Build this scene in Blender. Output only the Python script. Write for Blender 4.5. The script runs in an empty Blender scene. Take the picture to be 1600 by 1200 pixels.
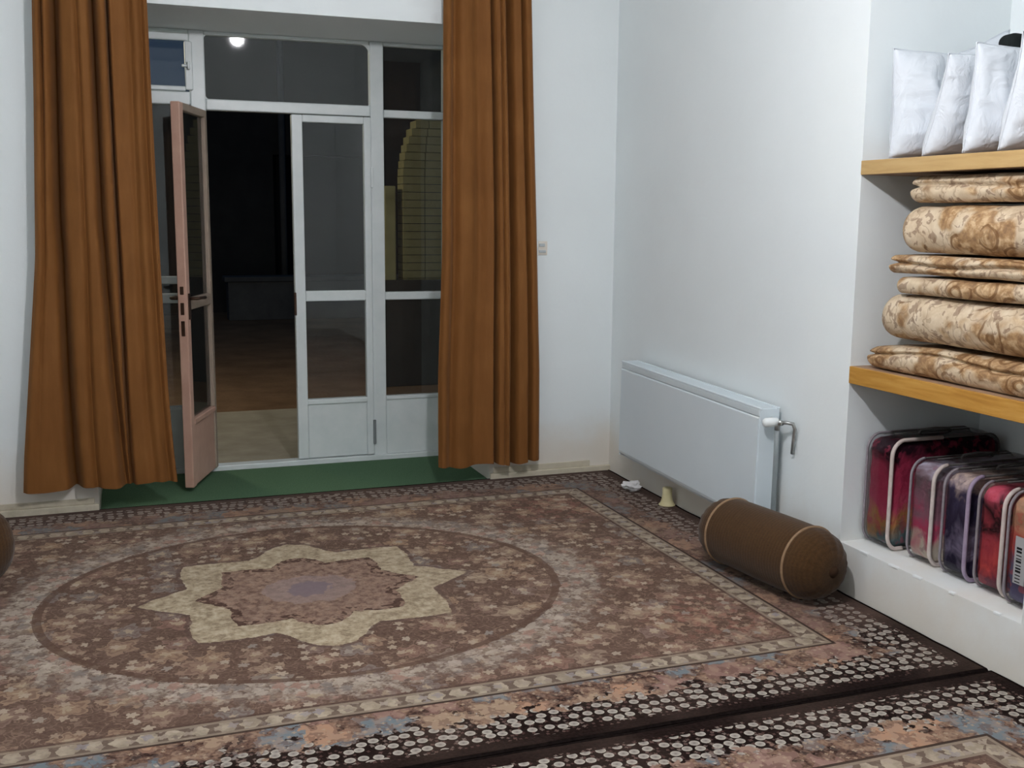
import bpy, bmesh, math, random
import numpy as np
from mathutils import Vector, Matrix, noise

random.seed(7)
C = bpy.context.scene.collection
scene = bpy.context.scene

def S(r, g, b, gain=1.0):
    f = lambda c: ((c/255.0)/12.92 if c/255.0 <= 0.04045 else ((c/255.0+0.055)/1.055)**2.4)
    return (min(f(r)*gain, 0.92), min(f(g)*gain, 0.92), min(f(b)*gain, 0.92), 1.0)

# ------------------------------------------------------------------ camera
F_PX, YAW, PITCH, ROLL, CAM_H = 1674.23, 0.348709, 0.155376, 0.0084877, 1.4
fw = Vector((math.sin(YAW)*math.cos(PITCH), math.cos(YAW)*math.cos(PITCH), -math.sin(PITCH)))
rt = Vector((math.cos(YAW), -math.sin(YAW), 0.0))
up = rt.cross(fw)
c_, s_ = math.cos(ROLL), math.sin(ROLL)
rt2 = c_*rt + s_*up
up2 = -s_*rt + c_*up
cd = bpy.data.cameras.new('camera')
cam = bpy.data.objects.new('camera', cd); C.objects.link(cam)
cam.matrix_world = Matrix(((rt2.x, up2.x, -fw.x, 0), (rt2.y, up2.y, -fw.y, 0), (rt2.z, up2.z, -fw.z, CAM_H), (0, 0, 0, 1)))
cd.sensor_fit = 'HORIZONTAL'; cd.sensor_width = 36.0
cd.lens = F_PX/1600.0*36.0
cd.clip_start = 0.05; cd.clip_end = 200
scene.camera = cam

# ------------------------------------------------------------------ world: late dusk sky
W = bpy.data.worlds.new('world'); scene.world = W; W.use_nodes = True
wn = W.node_tree.nodes; wn['Background'].inputs['Color'].default_value = (0.016, 0.043, 0.092, 1)
wn['Background'].inputs['Strength'].default_value = 0.55

# ------------------------------------------------------------------ exposure
LX, LY, LZ = 0.90, 2.1, 2.44   # the bulb
LAMP_STRENGTH = 1030.0       # the one bare bulb hanging in the room
YARD_WATTS = 70.0            # unseen lamp post added to light the yard outside
scene.view_settings.view_transform = 'Standard'
scene.view_settings.look = 'None'
scene.view_settings.gamma = 1.0
scene.view_settings.use_curve_mapping = False
scene.view_settings.exposure = 0.0

# ------------------------------------------------------------------ room numbers (metres)
XL, XR = -1.30, 2.503        # left and right wall faces
YF, YB = -1.30, 5.294        # wall behind the camera, wall with the glazed doors
YG = 5.95                    # inner face of the glazed frame, deep in the wall
ZC = 3.12                    # ceiling
OX0, OX1, OZ = -0.15, 1.80, 2.335   # door opening
NY0, NY1, NX, NZ0, NZ1 = 2.37, 3.245, 3.125, 0.197, 2.58  # niche
SHELF_A = (1.556, 1.606)
SHELF_B = (0.803, 0.866)

# ------------------------------------------------------------------ material helpers
class X:
    """A value in a shader tree; arithmetic on it adds Math nodes."""
    def __init__(s, t, sock): s.t, s.k = t, sock
    def _op(s, op, *a):
        n = s.t.nodes.new('ShaderNodeMath'); n.operation = op
        for i, v in enumerate((s,)+a):
            if isinstance(v, X): s.t.links.new(v.k, n.inputs[i])
            else: n.inputs[i].default_value = v
        return X(s.t, n.outputs[0])
    def __add__(s, o): return s._op('ADD', o)
    __radd__ = __add__
    def __mul__(s, o): return s._op('MULTIPLY', o)
    __rmul__ = __mul__
    def __sub__(s, o): return s._op('SUBTRACT', o)
    def __rsub__(s, o): return (s*-1.0)+o
    def __truediv__(s, o): return s._op('DIVIDE', o)
    def abs(s): return s._op('ABSOLUTE')
    def sqrt(s): return s._op('SQRT')
    def pow(s, o): return s._op('POWER', o)
    def cos(s): return s._op('COSINE')
    def sin(s): return s._op('SINE')
    def fract(s): return s._op('FRACT')
    def atan2(s, o): return s._op('ARCTAN2', o)
    def lt(s, o): return s._op('LESS_THAN', o)
    def gt(s, o): return s._op('GREATER_THAN', o)
    def min(s, o): return s._op('MINIMUM', o)
    def max(s, o): return s._op('MAXIMUM', o)
    def step(s, a, b):
        n = s.t.nodes.new('ShaderNodeMapRange'); n.interpolation_type = 'SMOOTHSTEP'
        s.t.links.new(s.k, n.inputs[0]); n.inputs[1].default_value = a; n.inputs[2].default_value = b
        return X(s.t, n.outputs[0])

def new_mat(name, rough=0.8, spec=0.3, metal=0.0):
    m = bpy.data.materials.new(name); m.use_nodes = True
    b = m.node_tree.nodes['Principled BSDF']
    b.inputs['Roughness'].default_value = rough
    b.inputs['Specular IOR Level'].default_value = spec
    b.inputs['Metallic'].default_value = metal
    return m, m.node_tree, b

def coords(t, kind='Object'):
    n = t.nodes.new('ShaderNodeTexCoord'); return n.outputs[kind]

def mapped(t, vec, scale=(1, 1, 1), loc=(0, 0, 0), rot=(0, 0, 0)):
    n = t.nodes.new('ShaderNodeMapping'); t.links.new(vec, n.inputs[0])
    n.inputs['Scale'].default_value = scale; n.inputs['Location'].default_value = loc; n.inputs['Rotation'].default_value = rot
    return n.outputs[0]

def noise_x(t, vec, scale, detail=2.0, rough=0.5, dist=0.0):
    n = t.nodes.new('ShaderNodeTexNoise'); t.links.new(vec, n.inputs['Vector'])
    n.inputs['Scale'].default_value = scale; n.inputs['Detail'].default_value = detail
    n.inputs['Roughness'].default_value = rough; n.inputs['Distortion'].default_value = dist
    return X(t, n.outputs[0])

def voro(t, vec, scale, rnd=1.0, dim='2D'):
    n = t.nodes.new('ShaderNodeTexVoronoi'); n.voronoi_dimensions = dim
    t.links.new(vec, n.inputs['Vector']); n.inputs['Scale'].default_value = scale
    n.inputs['Randomness'].default_value = rnd
    return n

def ramp(t, fac, stops, interp='LINEAR'):
    n = t.nodes.new('ShaderNodeValToRGB'); r = n.color_ramp; r.interpolation = interp
    while len(r.elements) < len(stops): r.elements.new(0.5)
    for e, (p, c) in zip(r.elements, stops): e.position = p; e.color = c
    t.links.new(fac.k if isinstance(fac, X) else fac, n.inputs[0])
    return n.outputs[0]

def mix(t, fac, a, b):
    n = t.nodes.new('ShaderNodeMix'); n.data_type = 'RGBA'
    if isinstance(fac, X): t.links.new(fac.k, n.inputs[0])
    else: n.inputs[0].default_value = fac
    for v, i in ((a, 6), (b, 7)):
        if isinstance(v, tuple): n.inputs[i].default_value = v
        else: t.links.new(v, n.inputs[i])
    return n.outputs[2]

def bump(t, b, height, strength=0.3, dist=0.01):
    n = t.nodes.new('ShaderNodeBump'); n.inputs['Strength'].default_value = strength; n.inputs['Distance'].default_value = dist
    t.links.new(height.k if isinstance(height, X) else height, n.inputs['Height'])
    t.links.new(n.outputs[0], b.inputs['Normal'])

def setc(t, b, col):
    if isinstance(col, tuple): b.inputs['Base Color'].default_value = col
    else: t.links.new(col, b.inputs['Base Color'])

def mottled(name, c1, c2, scale=6, rough=0.8, spec=0.3, bscale=60, bstr=0.1, metal=0.0, stretch=(1, 1, 1), bdist=0.004):
    m, t, b = new_mat(name, rough, spec, metal)
    v = mapped(t, coords(t), stretch)
    n = noise_x(t, v, scale, 4, 0.6)
    setc(t, b, ramp(t, n, [(0.3, c1), (0.7, c2)]))
    bump(t, b, noise_x(t, v, bscale, 3, 0.6), bstr, bdist)
    return m

# ------------------------------------------------------------------ mesh helpers
class MB:
    def __init__(s): s.bm = bmesh.new()
    def box(s, x0, x1, y0, y1, z0, z1, bev=0.0, M=None):
        r = bmesh.ops.create_cube(s.bm, size=1.0)
        vs = r['verts']
        for v in vs:
            v.co = Vector(((x0+x1)/2+v.co.x*(x1-x0), (y0+y1)/2+v.co.y*(y1-y0), (z0+z1)/2+v.co.z*(z1-z0)))
        if bev > 0:
            es = list({e for v in vs for e in v.link_edges})
            q = bmesh.ops.bevel(s.bm, geom=es, offset=bev, segments=2, affect='EDGES', profile=0.5)
            vs = list({v for f in q['faces'] for v in f.verts} | {v for v in vs if v.is_valid})
        if M is not None:
            for v in vs: v.co = M @ v.co
        return s
    def grid(s, P, close_u=False, close_v=False, cap0=False, cap1=False):
        nu, nv = len(P), len(P[0])
        V = [[s.bm.verts.new(p) for p in row] for row in P]
        for i in range(nu if close_u else nu-1):
            for j in range(nv if close_v else nv-1):
                s.bm.faces.new((V[i][j], V[(i+1) % nu][j], V[(i+1) % nu][(j+1) % nv], V[i][(j+1) % nv]))
        if cap0: s.bm.faces.new(list(reversed(V[0])))
        if cap1: s.bm.faces.new(V[-1])
        return s
    def tube(s, pts, r, n=10, closed=False):
        pts = [Vector(p) for p in pts]; N = len(pts)
        rows = []; ref = None
        for i, p in enumerate(pts):
            a = pts[(i-1) % N] if (closed or i > 0) else p
            b = pts[(i+1) % N] if (closed or i < N-1) else p
            d = (b-a).normalized()
            if ref is None: ref = d.orthogonal().normalized()
            ref = (ref - d*ref.dot(d)).normalized()
            w = d.cross(ref)
            rr = r[i] if isinstance(r, (list, tuple)) else r
            rows.append([p + rr*(math.cos(2*math.pi*k/n)*ref + math.sin(2*math.pi*k/n)*w) for k in range(n)])
        return s.grid(rows, close_u=closed, close_v=True, cap0=not closed, cap1=not closed)
    def lathe(s, prof, n=24, M=None):
        """prof: (axial, radius) pairs along +Z; M places it."""
        M = M or Matrix()
        rows = [[M @ Vector((r*math.cos(2*math.pi*k/n), r*math.sin(2*math.pi*k/n), a)) for k in range(n)] for a, r in prof]
        return s.grid(rows, close_v=True, cap0=True, cap1=True)
    def prism(s, poly, axis, a, b):
        def mk(u, v, w):
            return {'x': Vector((w, u, v)), 'y': Vector((u, w, v)), 'z': Vector((u, v, w))}[axis]
        s.grid([[mk(u, v, a) for u, v in poly], [mk(u, v, b) for u, v in poly]], close_v=True, cap0=True, cap1=True)
        return s
    def build(s, name, mat, parent=None, smooth=False):
        bmesh.ops.recalc_face_normals(s.bm, faces=s.bm.faces)
        me = bpy.data.meshes.new(name); s.bm.to_mesh(me); s.bm.free()
        if smooth:
            for p in me.polygons: p.use_smooth = True
        if mat: me.materials.append(mat)
        o = bpy.data.objects.new(name, me); C.objects.link(o)
        if parent is not None:
            o.parent = parent
            o.matrix_parent_inverse = Matrix()
        return o

def tag(o, label=None, cat=None, group=None, kind=None):
    if label: o['label'] = label
    if cat: o['category'] = cat
    if group: o['group'] = group
    if kind: o['kind'] = kind
    return o

def empty(name, loc=(0, 0, 0), rot=(0, 0, 0)):
    o = bpy.data.objects.new(name, None); C.objects.link(o)
    o.location = loc; o.rotation_euler = rot; o.empty_display_size = 0.1
    return o

def smooth_by_angle(o, ang=0.7):
    me = o.data
    for p in me.polygons: p.use_smooth = True
    me.set_sharp_from_angle(angle=ang)
    return o

def rounded_loop(w, h, r, n=6):
    """closed rounded rectangle in (u, v), centred"""
    out = []
    for cx, cy, a0 in ((w/2-r, h/2-r, 0), (-w/2+r, h/2-r, 90), (-w/2+r, -h/2+r, 180), (w/2-r, -h/2+r, 270)):
        for k in range(n+1):
            a = math.radians(a0+90*k/n); out.append((cx+r*math.cos(a), cy+r*math.sin(a)))
    return out

def soft_slab(name, mat, sx, sy, sz, r, nx=26, ny=34, nz=16, amp=0.01, freq=6, seed=0, parent=None, warp=None):
    """a stuffed, rounded block centred at its base; r = rounding radius (per axis min)"""
    hx, hy, hz = sx/2, sy/2, sz/2
    r = min(r, hx, hy, hz*0.98)
    bm = bmesh.new(); vd = {}
    def vert(i, j, k):
        key = (i, j, k)
        if key in vd: return vd[key]
        def cc(a, n, h):  # denser towards the ends
            t = 2*a/n-1
            return h*math.copysign(1-(1-abs(t))**1.5, t)
        p = Vector((cc(i, nx, hx), cc(j, ny, hy), cc(k, nz, hz)))
        q = Vector((max(-hx+r, min(hx-r, p.x)), max(-hy+r, min(hy-r, p.y)), max(-hz+r, min(hz-r, p.z))))
        d = p-q
        if d.length > 1e-9: p = q + d.normalized()*r
        s0 = Vector((seed*3.1, seed*1.7, seed*5.3))
        nn = noise.noise_vector(p*freq+s0)
        p2 = p + Vector((nn.x*amp, nn.y*amp, nn.z*amp*0.5))
        if warp: p2 = warp(p2, p)
        p2.z = max(0.0, p2.z+hz)
        vd[key] = bm.verts.new(p2); return vd[key]
    for (na, nb, fn) in ((ny, nz, lambda a, b, e: (e*nx, a, b)), (nx, nz, lambda a, b, e: (a, e*ny, b)), (nx, ny, lambda a, b, e: (a, b, e*nz))):
        for e in (0, 1):
            for a in range(na):
                for b in range(nb):
                    bm.faces.new((vert(*fn(a, b, e)), vert(*fn(a+1, b, e)), vert(*fn(a+1, b+1, e)), vert(*fn(a, b+1, e))))
    m = MB(); m.bm.free(); m.bm = bm
    return m.build(name, mat, parent, smooth=True)

# ------------------------------------------------------------------ materials
M = {}
def wall_mat(name, base, dirt, lo, hi, ax='Z'):
    """white distemper, a beige damp stain creeping up from the floor"""
    m, t, b = new_mat(name, 0.85, 0.2)
    co = coords(t)
    n = noise_x(t, co, 2.2, 5, 0.6)
    c = ramp(t, n, [(0.3, base), (0.7, tuple(min(1, v*1.03) for v in base[:3])+(1,))])
    sp = t.nodes.new('ShaderNodeSeparateXYZ'); t.links.new(co, sp.inputs[0])
    z = X(t, sp.outputs[2])
    st = (z + (n-0.5)*0.5).step(hi, lo)
    c = mix(t, st*0.75, c, dirt)
    setc(t, b, c)
    bump(t, b, noise_x(t, co, 14, 5, 0.65), 0.12, 0.01)
    return m
M['wall'] = wall_mat('white_plaster', S(232, 239, 240), S(226, 216, 200), 0.02, 0.42)
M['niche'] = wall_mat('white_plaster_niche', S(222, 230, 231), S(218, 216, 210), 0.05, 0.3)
M['ceiling'] = mottled('ceiling_white', S(238, 242, 242), S(242, 245, 245), 3)
M['skirting'] = mottled('cream_skirting', S(196, 188, 166), S(214, 206, 186), 9, 0.6)
M['skirt_worn'] = mottled('worn_cream_skirting', S(176, 168, 148), S(206, 198, 178), 14, 0.7)
M['concrete'] = mottled('grey_concrete', S(120, 118, 110), S(146, 142, 132), 5, 0.9)
M['sill'] = mottled('white_sill', S(206, 208, 200), S(222, 224, 216), 12, 0.5)
M['frame'] = mottled('white_gloss_paint', S(214, 224, 224), S(226, 233, 233), 8, 0.35, 0.5, 30, 0.12)
M['pink'] = mottled('faded_pink_paint', S(188, 150, 132), S(202, 165, 146), 8, 0.5, 0.4, 30, 0.1)
M['pink_shade'] = mottled('shaded_beige_paint', S(146, 132, 118), S(166, 148, 132), 8, 0.6, 0.4, 30, 0.1)  # leaf pink dulled to grey-beige, shade of its outer face in the colour
M['brown_metal'] = mottled('dark_bronze', S(60, 44, 34), S(80, 58, 44), 30, 0.45, 0.5, metal=0.6)

def glass_mat(name, tint, refl_gain, rough, dust=0.0):
    m = bpy.data.materials.new(name); m.use_nodes = True; t = m.node_tree
    t.nodes.remove(t.nodes['Principled BSDF'])
    tr = t.nodes.new('ShaderNodeBsdfTransparent'); tr.inputs[0].default_value = tint
    gl = t.nodes.new('ShaderNodeBsdfGlossy'); gl.inputs['Roughness'].default_value = rough
    fr = t.nodes.new('ShaderNodeFresnel'); fr.inputs[0].default_value = 1.5
    fac = X(t, fr.outputs[0])*refl_gain
    mx = t.nodes.new('ShaderNodeMixShader')
    t.links.new(fac.k, mx.inputs[0]); t.links.new(tr.outputs[0], mx.inputs[1]); t.links.new(gl.outputs[0], mx.inputs[2])
    df = t.nodes.new('ShaderNodeBsdfDiffuse'); df.inputs[0].default_value = (.75, .75, .7, 1)
    m2 = t.nodes.new('ShaderNodeMixShader'); m2.inputs[0].default_value = dust
    t.links.new(mx.outputs[0], m2.inputs[1]); t.links.new(df.outputs[0], m2.inputs[2])
    t.links.new(m2.outputs[0], t.nodes['Material Output'].inputs[0])
    return m
M['glass'] = glass_mat('window_glass', (0.93, 0.95, 0.95, 1), 1.05, 0.02, 0.014)
M['vinyl'] = glass_mat('clear_vinyl', (0.97, 0.97, 0.98, 1), 0.7, 0.14)

def curtain_mat():
    m, t, b = new_mat('ochre_brown_cloth', 0.75, 0.25)
    co = coords(t)
    n = noise_x(t, mapped(t, co, (1, 1, 0.15)), 40, 3, 0.6)
    n2 = noise_x(t, co, 5, 2, 0.5)
    c = ramp(t, n*0.5+n2*0.5, [(0.25, S(113, 71, 30)), (0.5, S(122, 78, 35)), (0.75, S(132, 87, 42))])
    setc(t, b, c)
    b.inputs['Sheen Weight'].default_value = 0.10; b.inputs['Sheen Roughness'].default_value = 0.4
    b.inputs['Sheen Tint'].default_value = (1.0, 0.8, 0.6, 1)
    bump(t, b, noise_x(t, mapped(t, co, (1, 1, 1)), 420, 2, 0.5), 0.2, 0.002)
    return m
M['curtain'] = curtain_mat()
M['hem'] = M['curtain']

def green_mat():
    m, t, b = new_mat('green_felt', 1.0, 0.05)
    co = coords(t)
    c = ramp(t, noise_x(t, co, 160, 3, 0.7), [(0.3, S(74, 102, 78)), (0.7, S(96, 124, 96))])
    setc(t, b, c); bump(t, b, noise_x(t, co, 400, 2, 0.6), 0.4, 0.004)
    return m
M['green'] = green_mat()

def wood_mat(name, c1, c2, c3):
    m, t, b = new_mat(name, 0.5, 0.35)
    v = mapped(t, coords(t), (9, 1.2, 14))
    n = noise_x(t, v, 3.0, 6, 0.65, 0.6)
    setc(t, b, ramp(t, n, [(0.3, c1), (0.5, c2), (0.72, c3)]))
    bump(t, b, n, 0.08, 0.003)
    return m
M['shelf_pale'] = wood_mat('pale_laminate', S(178, 146, 96), S(190, 158, 106), S(198, 168, 118))
M['shelf_yellow'] = wood_mat('yellow_oak_laminate', S(168, 118, 48), S(188, 138, 62), S(204, 158, 82))

M['radiator'] = mottled('white_enamel', S(216, 228, 234), S(222, 233, 238), 2, 0.3, 0.5, 10, 0.03)
M['radiator_lip'] = mottled('grey_enamel', S(208, 219, 224), S(214, 225, 229), 2, 0.35, 0.5, 10, 0.03)
M['slot'] = mottled('mid_grey_metal', S(120, 126, 128), S(132, 138, 140), 5, 0.6)  # plain mid grey for convector, brackets and one hinge
M['pipe'] = mottled('grey_painted_pipe', S(128, 138, 140), S(146, 154, 156), 12, 0.45, 0.5)
M['valve'] = mottled('nickel_valve', S(150, 152, 150), S(176, 178, 176), 20, 0.3, 0.5, metal=0.7)
M['plastic'] = mottled('white_plastic', S(232, 238, 238), S(238, 243, 243), 5, 0.4, 0.5, 10, 0.02)

def bolster_mat():
    m, t, b = new_mat('dark_brown_cord_cloth', 0.95, 0.1)
    co = coords(t)
    n = noise_x(t, mapped(t, co, (30, 30, 30)), 5, 3, 0.7)
    sp = t.nodes.new('ShaderNodeSeparateXYZ'); t.links.new(co, sp.inputs[0])
    rib = (X(t, sp.outputs[2])*420.0).sin()
    c = ramp(t, n*0.8+rib*0.06+0.1, [(0.3, S(60, 42, 24)), (0.7, S(82, 58, 34))])
    setc(t, b, c); bump(t, b, rib, 0.10, 0.002)
    b.inputs['Sheen Weight'].default_value = 0.15
    return m
M['bolster'] = bolster_mat()
M['bolster_pipe'] = mottled('tan_piping', S(138, 112, 86), S(158, 130, 102), 40, 0.9)
M['bolster_knot'] = mottled('dark_knot_cloth', S(44, 28, 16), S(62, 40, 22), 40, 1.0)

def pillow_mat():
    m, t, b = new_mat('white_cotton', 0.85, 0.2)
    co = coords(t)
    n = noise_x(t, co, 5, 4, 0.6)
    setc(t, b, ramp(t, n, [(0.3, S(208, 215, 222)), (0.7, S(222, 228, 233))]))
    f = noise_x(t, mapped(t, co, (1, 1.6, 0.8)), 11, 3, 0.55, 1.2)
    bump(t, b, f, 0.55, 0.02)
    b.inputs['Subsurface Weight'].default_value = 0.0
    return m
M['pillow'] = pillow_mat()

def quilt_mat(name, off):
    """cream satin printed with tan scrolls and brown leaf sprigs"""
    m, t, b = new_mat(name, 0.62, 0.35)
    co0 = coords(t)
    co = mapped(t, co0, (1.0, 1.0, 1.0), off)
    wn_ = t.nodes.new('ShaderNodeTexNoise'); wn_.inputs['Scale'].default_value = 7; t.links.new(co, wn_.inputs['Vector'])
    va = t.nodes.new('ShaderNodeVectorMath'); va.operation = 'SCALE'; va.inputs['Scale'].default_value = 0.06
    t.links.new(wn_.outputs['Color'], va.inputs[0])
    vb = t.nodes.new('ShaderNodeVectorMath'); vb.operation = 'ADD'; t.links.new(co, vb.inputs[0]); t.links.new(va.outputs[0], vb.inputs[1])
    w = vb.outputs[0]
    base = ramp(t, noise_x(t, co, 12, 4, 0.65), [(0.32, S(188, 166, 138)), (0.5, S(210, 191, 162)), (0.68, S(224, 208, 182))])
    fine = noise_x(t, w, 34, 3, 0.65)
    big = noise_x(t, w, 7.2, 2, 0.45)
    tan = ramp(t, fine, [(0.34, S(128, 92, 56)), (0.5, S(166, 128, 84)), (0.66, S(204, 174, 134))])
    c = mix(t, big.step(0.445, 0.515)*0.88, base, tan)
    v = voro(t, w, 8.0, 0.95, '3D')
    d = X(t, v.outputs['Distance'])
    cs = t.nodes.new('ShaderNodeSeparateColor'); t.links.new(v.outputs['Color'], cs.inputs[0])
    pick = X(t, cs.outputs[0]).gt(0.35)
    scroll = ((d*30.0+fine*2.2).sin()).step(0.35, 0.8)*d.lt(0.50)*pick
    c = mix(t, scroll*big.step(0.42, 0.48)*0.75, c, S(112, 76, 42))
    c = mix(t, d.lt(0.16)*pick*0.8, c, S(210, 186, 150))
    sprig = noise_x(t, w, 27, 2, 0.6, 0.6).step(0.55, 0.60)*big.lt(0.46)
    c = mix(t, sprig*0.7, c, S(138, 112, 92))
    vein = (noise_x(t, w, 15, 2, 0.5)-0.5).abs().lt(0.022)
    c = mix(t, vein*0.3, c, S(116, 82, 52))
    setc(t, b, c)
    bump(t, b, noise_x(t, co, 16, 3, 0.5), 0.45, 0.015)
    return m
QM = [quilt_mat('floral_quilt_cloth_%s' % 'abc'[i], (i*1.37, i*0.61, i*0.83)) for i in range(3)]

def blanket_mat(name, stops, off, scale=9):
    """printed pile blanket; stops run from the foot of the folded block to its top"""
    m, t, b = new_mat(name, 0.9, 0.15)
    co0 = coords(t)
    co = mapped(t, co0, (1, 1, 1), off)
    n = noise_x(t, co, scale, 3, 0.6, 0.9)
    sp = t.nodes.new('ShaderNodeSeparateXYZ'); t.links.new(co0, sp.inputs[0])
    z = X(t, sp.outputs[2])*2.6
    f = z + (n-0.5)*0.9
    c = ramp(t, f, [(0.06+0.88*i/(len(stops)-1), s) for i, s in enumerate(stops)], 'LINEAR')
    n2 = noise_x(t, co, 26, 2, 0.6)
    c = mix(t, n2.step(0.56, 0.62)*0.4, c, stops[len(stops)//2])
    setc(t, b, c)
    bump(t, b, noise_x(t, co, 22, 3, 0.5), 0.6, 0.02)
    return m

# ------------------------------------------------------------------ rug material
def flower(t, P, scale, rnd, R, petals):
    """a bed of round petalled flowers: mask, heart mask, ring, random value per flower"""
    wz = t.nodes.new('ShaderNodeTexNoise'); wz.inputs['Scale'].default_value = scale*4.5; wz.inputs['Detail'].default_value = 2; t.links.new(P, wz.inputs['Vector'])
    wa = t.nodes.new('ShaderNodeVectorMath'); wa.operation = 'MULTIPLY_ADD'; t.links.new(wz.outputs['Color'], wa.inputs[0])
    wa.inputs[1].default_value = (R*.75, R*.75, 0); t.links.new(P, wa.inputs[2])
    P = wa.outputs[0]
    v = voro(t, P, scale, rnd)
    sub = t.nodes.new('ShaderNodeVectorMath'); sub.operation = 'SUBTRACT'
    t.links.new(P, sub.inputs[0]); t.links.new(v.outputs['Position'], sub.inputs[1])
    sp = t.nodes.new('ShaderNodeSeparateXYZ'); t.links.new(sub.outputs[0], sp.inputs[0])
    x, y = X(t, sp.outputs[0]), X(t, sp.outputs[1])
    r = (x*x+y*y).sqrt()
    cs = t.nodes.new('ShaderNodeSeparateColor'); t.links.new(v.outputs['Color'], cs.inputs[0])
    ra, rb = X(t, cs.outputs[0]), X(t, cs.outputs[1])
    th = y.atan2(x)
    edge = ((th*float(petals)+ra*9.0).cos()*0.22+0.85)*R*(rb*0.5+0.65)
    q = r/edge
    return q.lt(1.0), q.lt(0.32), (q-0.68).abs().lt(0.1), ra, rb, q

def rug_mat(name, a, b, pile_sheen=True):
    m, t, bs = new_mat(name, 1.0, 0.02)
    co = coords(t)
    sp = t.nodes.new('ShaderNodeSeparateXYZ'); t.links.new(co, sp.inputs[0])
    u, v = X(t, sp.outputs[0]), X(t, sp.outputs[1])
    au, av = u.abs(), v.abs()
    G = 1.28
    K = lambda r, g, bb: S(r, g, bb, G)
    nz = noise_x(t, co, 24, 3, 0.6); nf = noise_x(t, co, 90, 2, 0.6); nb = noise_x(t, co, 3.0, 2, 0.5)
    wob = (nz-0.5)
    # --- ground of the field and its flowers
    c = ramp(t, nf*0.6+nz*0.4, [(0.36, K(64, 47, 39)), (0.52, K(82, 63, 53)), (0.68, K(102, 82, 71))])
    vine = (noise_x(t, co, 19, 1, 0.4, 1.5)-0.5).abs().lt(0.026)
    c = mix(t, vine*0.6, c, K(118, 98, 82))
    f, h, rg, ra, rb, q = flower(t, co, 7.2, 0.85, 0.066, 5)
    fc = ramp(t, ra, [(0.0, K(132, 108, 90)), (0.25, K(110, 90, 80)), (0.45, K(138, 114, 92)), (0.62, K(108, 102, 98)), (0.8, K(118, 90, 78)), (1.0, K(140, 124, 106))])
    c = mix(t, f*0.85, c, fc); c = mix(t, rg*f*0.55, c, K(84, 62, 52)); c = mix(t, h*0.8, c, K(150, 134, 112))
    f2, h2, rg2, ra2, rb2, q2 = flower(t, co, 21, 1.0, 0.0175, 5)
    on = ra2.gt(0.5)
    c = mix(t, f2*on*0.85, c, ramp(t, rb2, [(0.0, K(112, 92, 78)), (0.5, K(140, 122, 104)), (0.8, K(160, 146, 128)), (1.0, K(120, 114, 108))]))
    # rosier corners outside the oval
    corner = ((au-1.28)*(au-1.28)+(av-0.74)*(av-0.74)).sqrt().step(0.34, 0.10)
    c = mix(t, corner*nz.step(0.45, 0.62)*0.30, c, K(144, 88, 76))
    # --- oval band
    e = ((u/0.955)*(u/0.955)+(v/0.815)*(v/0.815)).sqrt()
    n_b = noise_x(t, co, 46, 2, 0.6, 0.8)
    bc = ramp(t, n_b, [(0.36, K(86, 74, 66)), (0.47, K(128, 116, 106)), (0.58, K(152, 142, 130)), (0.7, K(172, 160, 146))])
    fb, hb, rgb_, rab, rbb, qb = flower(t, co, 20, 0.9, 0.027, 5)
    bc = mix(t, fb*0.8, bc, ramp(t, rab, [(0.0, K(96, 82, 74)), (0.2, K(166, 156, 142)), (0.4, K(112, 108, 106)), (0.6, K(176, 164, 150)), (0.75, K(150, 118, 106)), (1.0, K(126, 120, 116))], 'CONSTANT'))
    ew = e + wob*0.09
    inb = ew.gt(1.0)*(ew + (nz-0.5)*0.25).step(1.21, 1.09)
    c = mix(t, inb*0.7, c, bc)
    c = mix(t, (ew-1.18).abs().lt(0.012)*0.2, c, K(70, 52, 44))
    c = mix(t, (e-0.985).abs().lt(0.016)*0.75, c, K(72, 52, 42))
    c = mix(t, 0.12, c, K(116, 99, 89))  # haze reflected off the pile, mixed into the field colour
    # --- medallion: radius against angle, one quarter mirrored four ways
    th = av.atan2(au)*(1.0/(math.pi/2))
    rad = (u*u+v*v).sqrt()
    def curve(pts):
        n = t.nodes.new('ShaderNodeFloatCurve'); cv = n.mapping.curves[0]
        cv.points[0].location = (0, pts[0][1]); cv.points[1].location = (1, pts[-1][1])
        for x, y in pts[1:-1]: cv.points.new(x, y)
        for p_ in cv.points: p_.handle_type = 'VECTOR'
        n.mapping.update(); t.links.new(th.k, n.inputs[1])
        return X(t, n.outputs[0])
    outer = curve([(0, .615), (8/90, .53), (17/90, .457), (25/90, .485), (43/90, .592), (54/90, .508), (66/90, .437), (73/90, .462), (83/90, .548), (1, .572)])
    inner = curve([(0, .418), (10/90, .36), (22/90, .325), (33/90, .36), (45/90, .412), (60/90, .336), (69/90, .302), (82/90, .364), (1, .38)])
    rw = rad + wob*0.035
    med = rw.lt(outer)
    mc = ramp(t, noise_x(t, co, 40, 3, 0.65), [(0.34, K(122, 109, 90)), (0.5, K(150, 136, 113)), (0.66, K(170, 157, 135))])
    c = mix(t, med*0.93, c, mc)
    c = mix(t, (rw-outer-0.012).abs().lt(0.010)*0.6, c, K(78, 62, 56))
    inn = rw.lt(inner)
    ic = ramp(t, noise_x(t, co, 44, 3, 0.65), [(0.34, K(90, 70, 60)), (0.5, K(114, 92, 80)), (0.66, K(132, 112, 98))])
    ic = mix(t, f2*0.5, ic, K(140, 116, 100))
    spots = ((rw-inner+0.022).abs().lt(0.026))*(noise_x(t, co, 36, 1, 0.5).gt(0.5))
    ic = mix(t, spots*0.8, ic, K(52, 34, 28))
    core = ((u/0.115)*(u/0.115)+(v/0.10)*(v/0.10)).sqrt() + wob*0.9
    ic = mix(t, core.lt(1.5)*0.5, ic, K(128, 114, 112))
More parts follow.
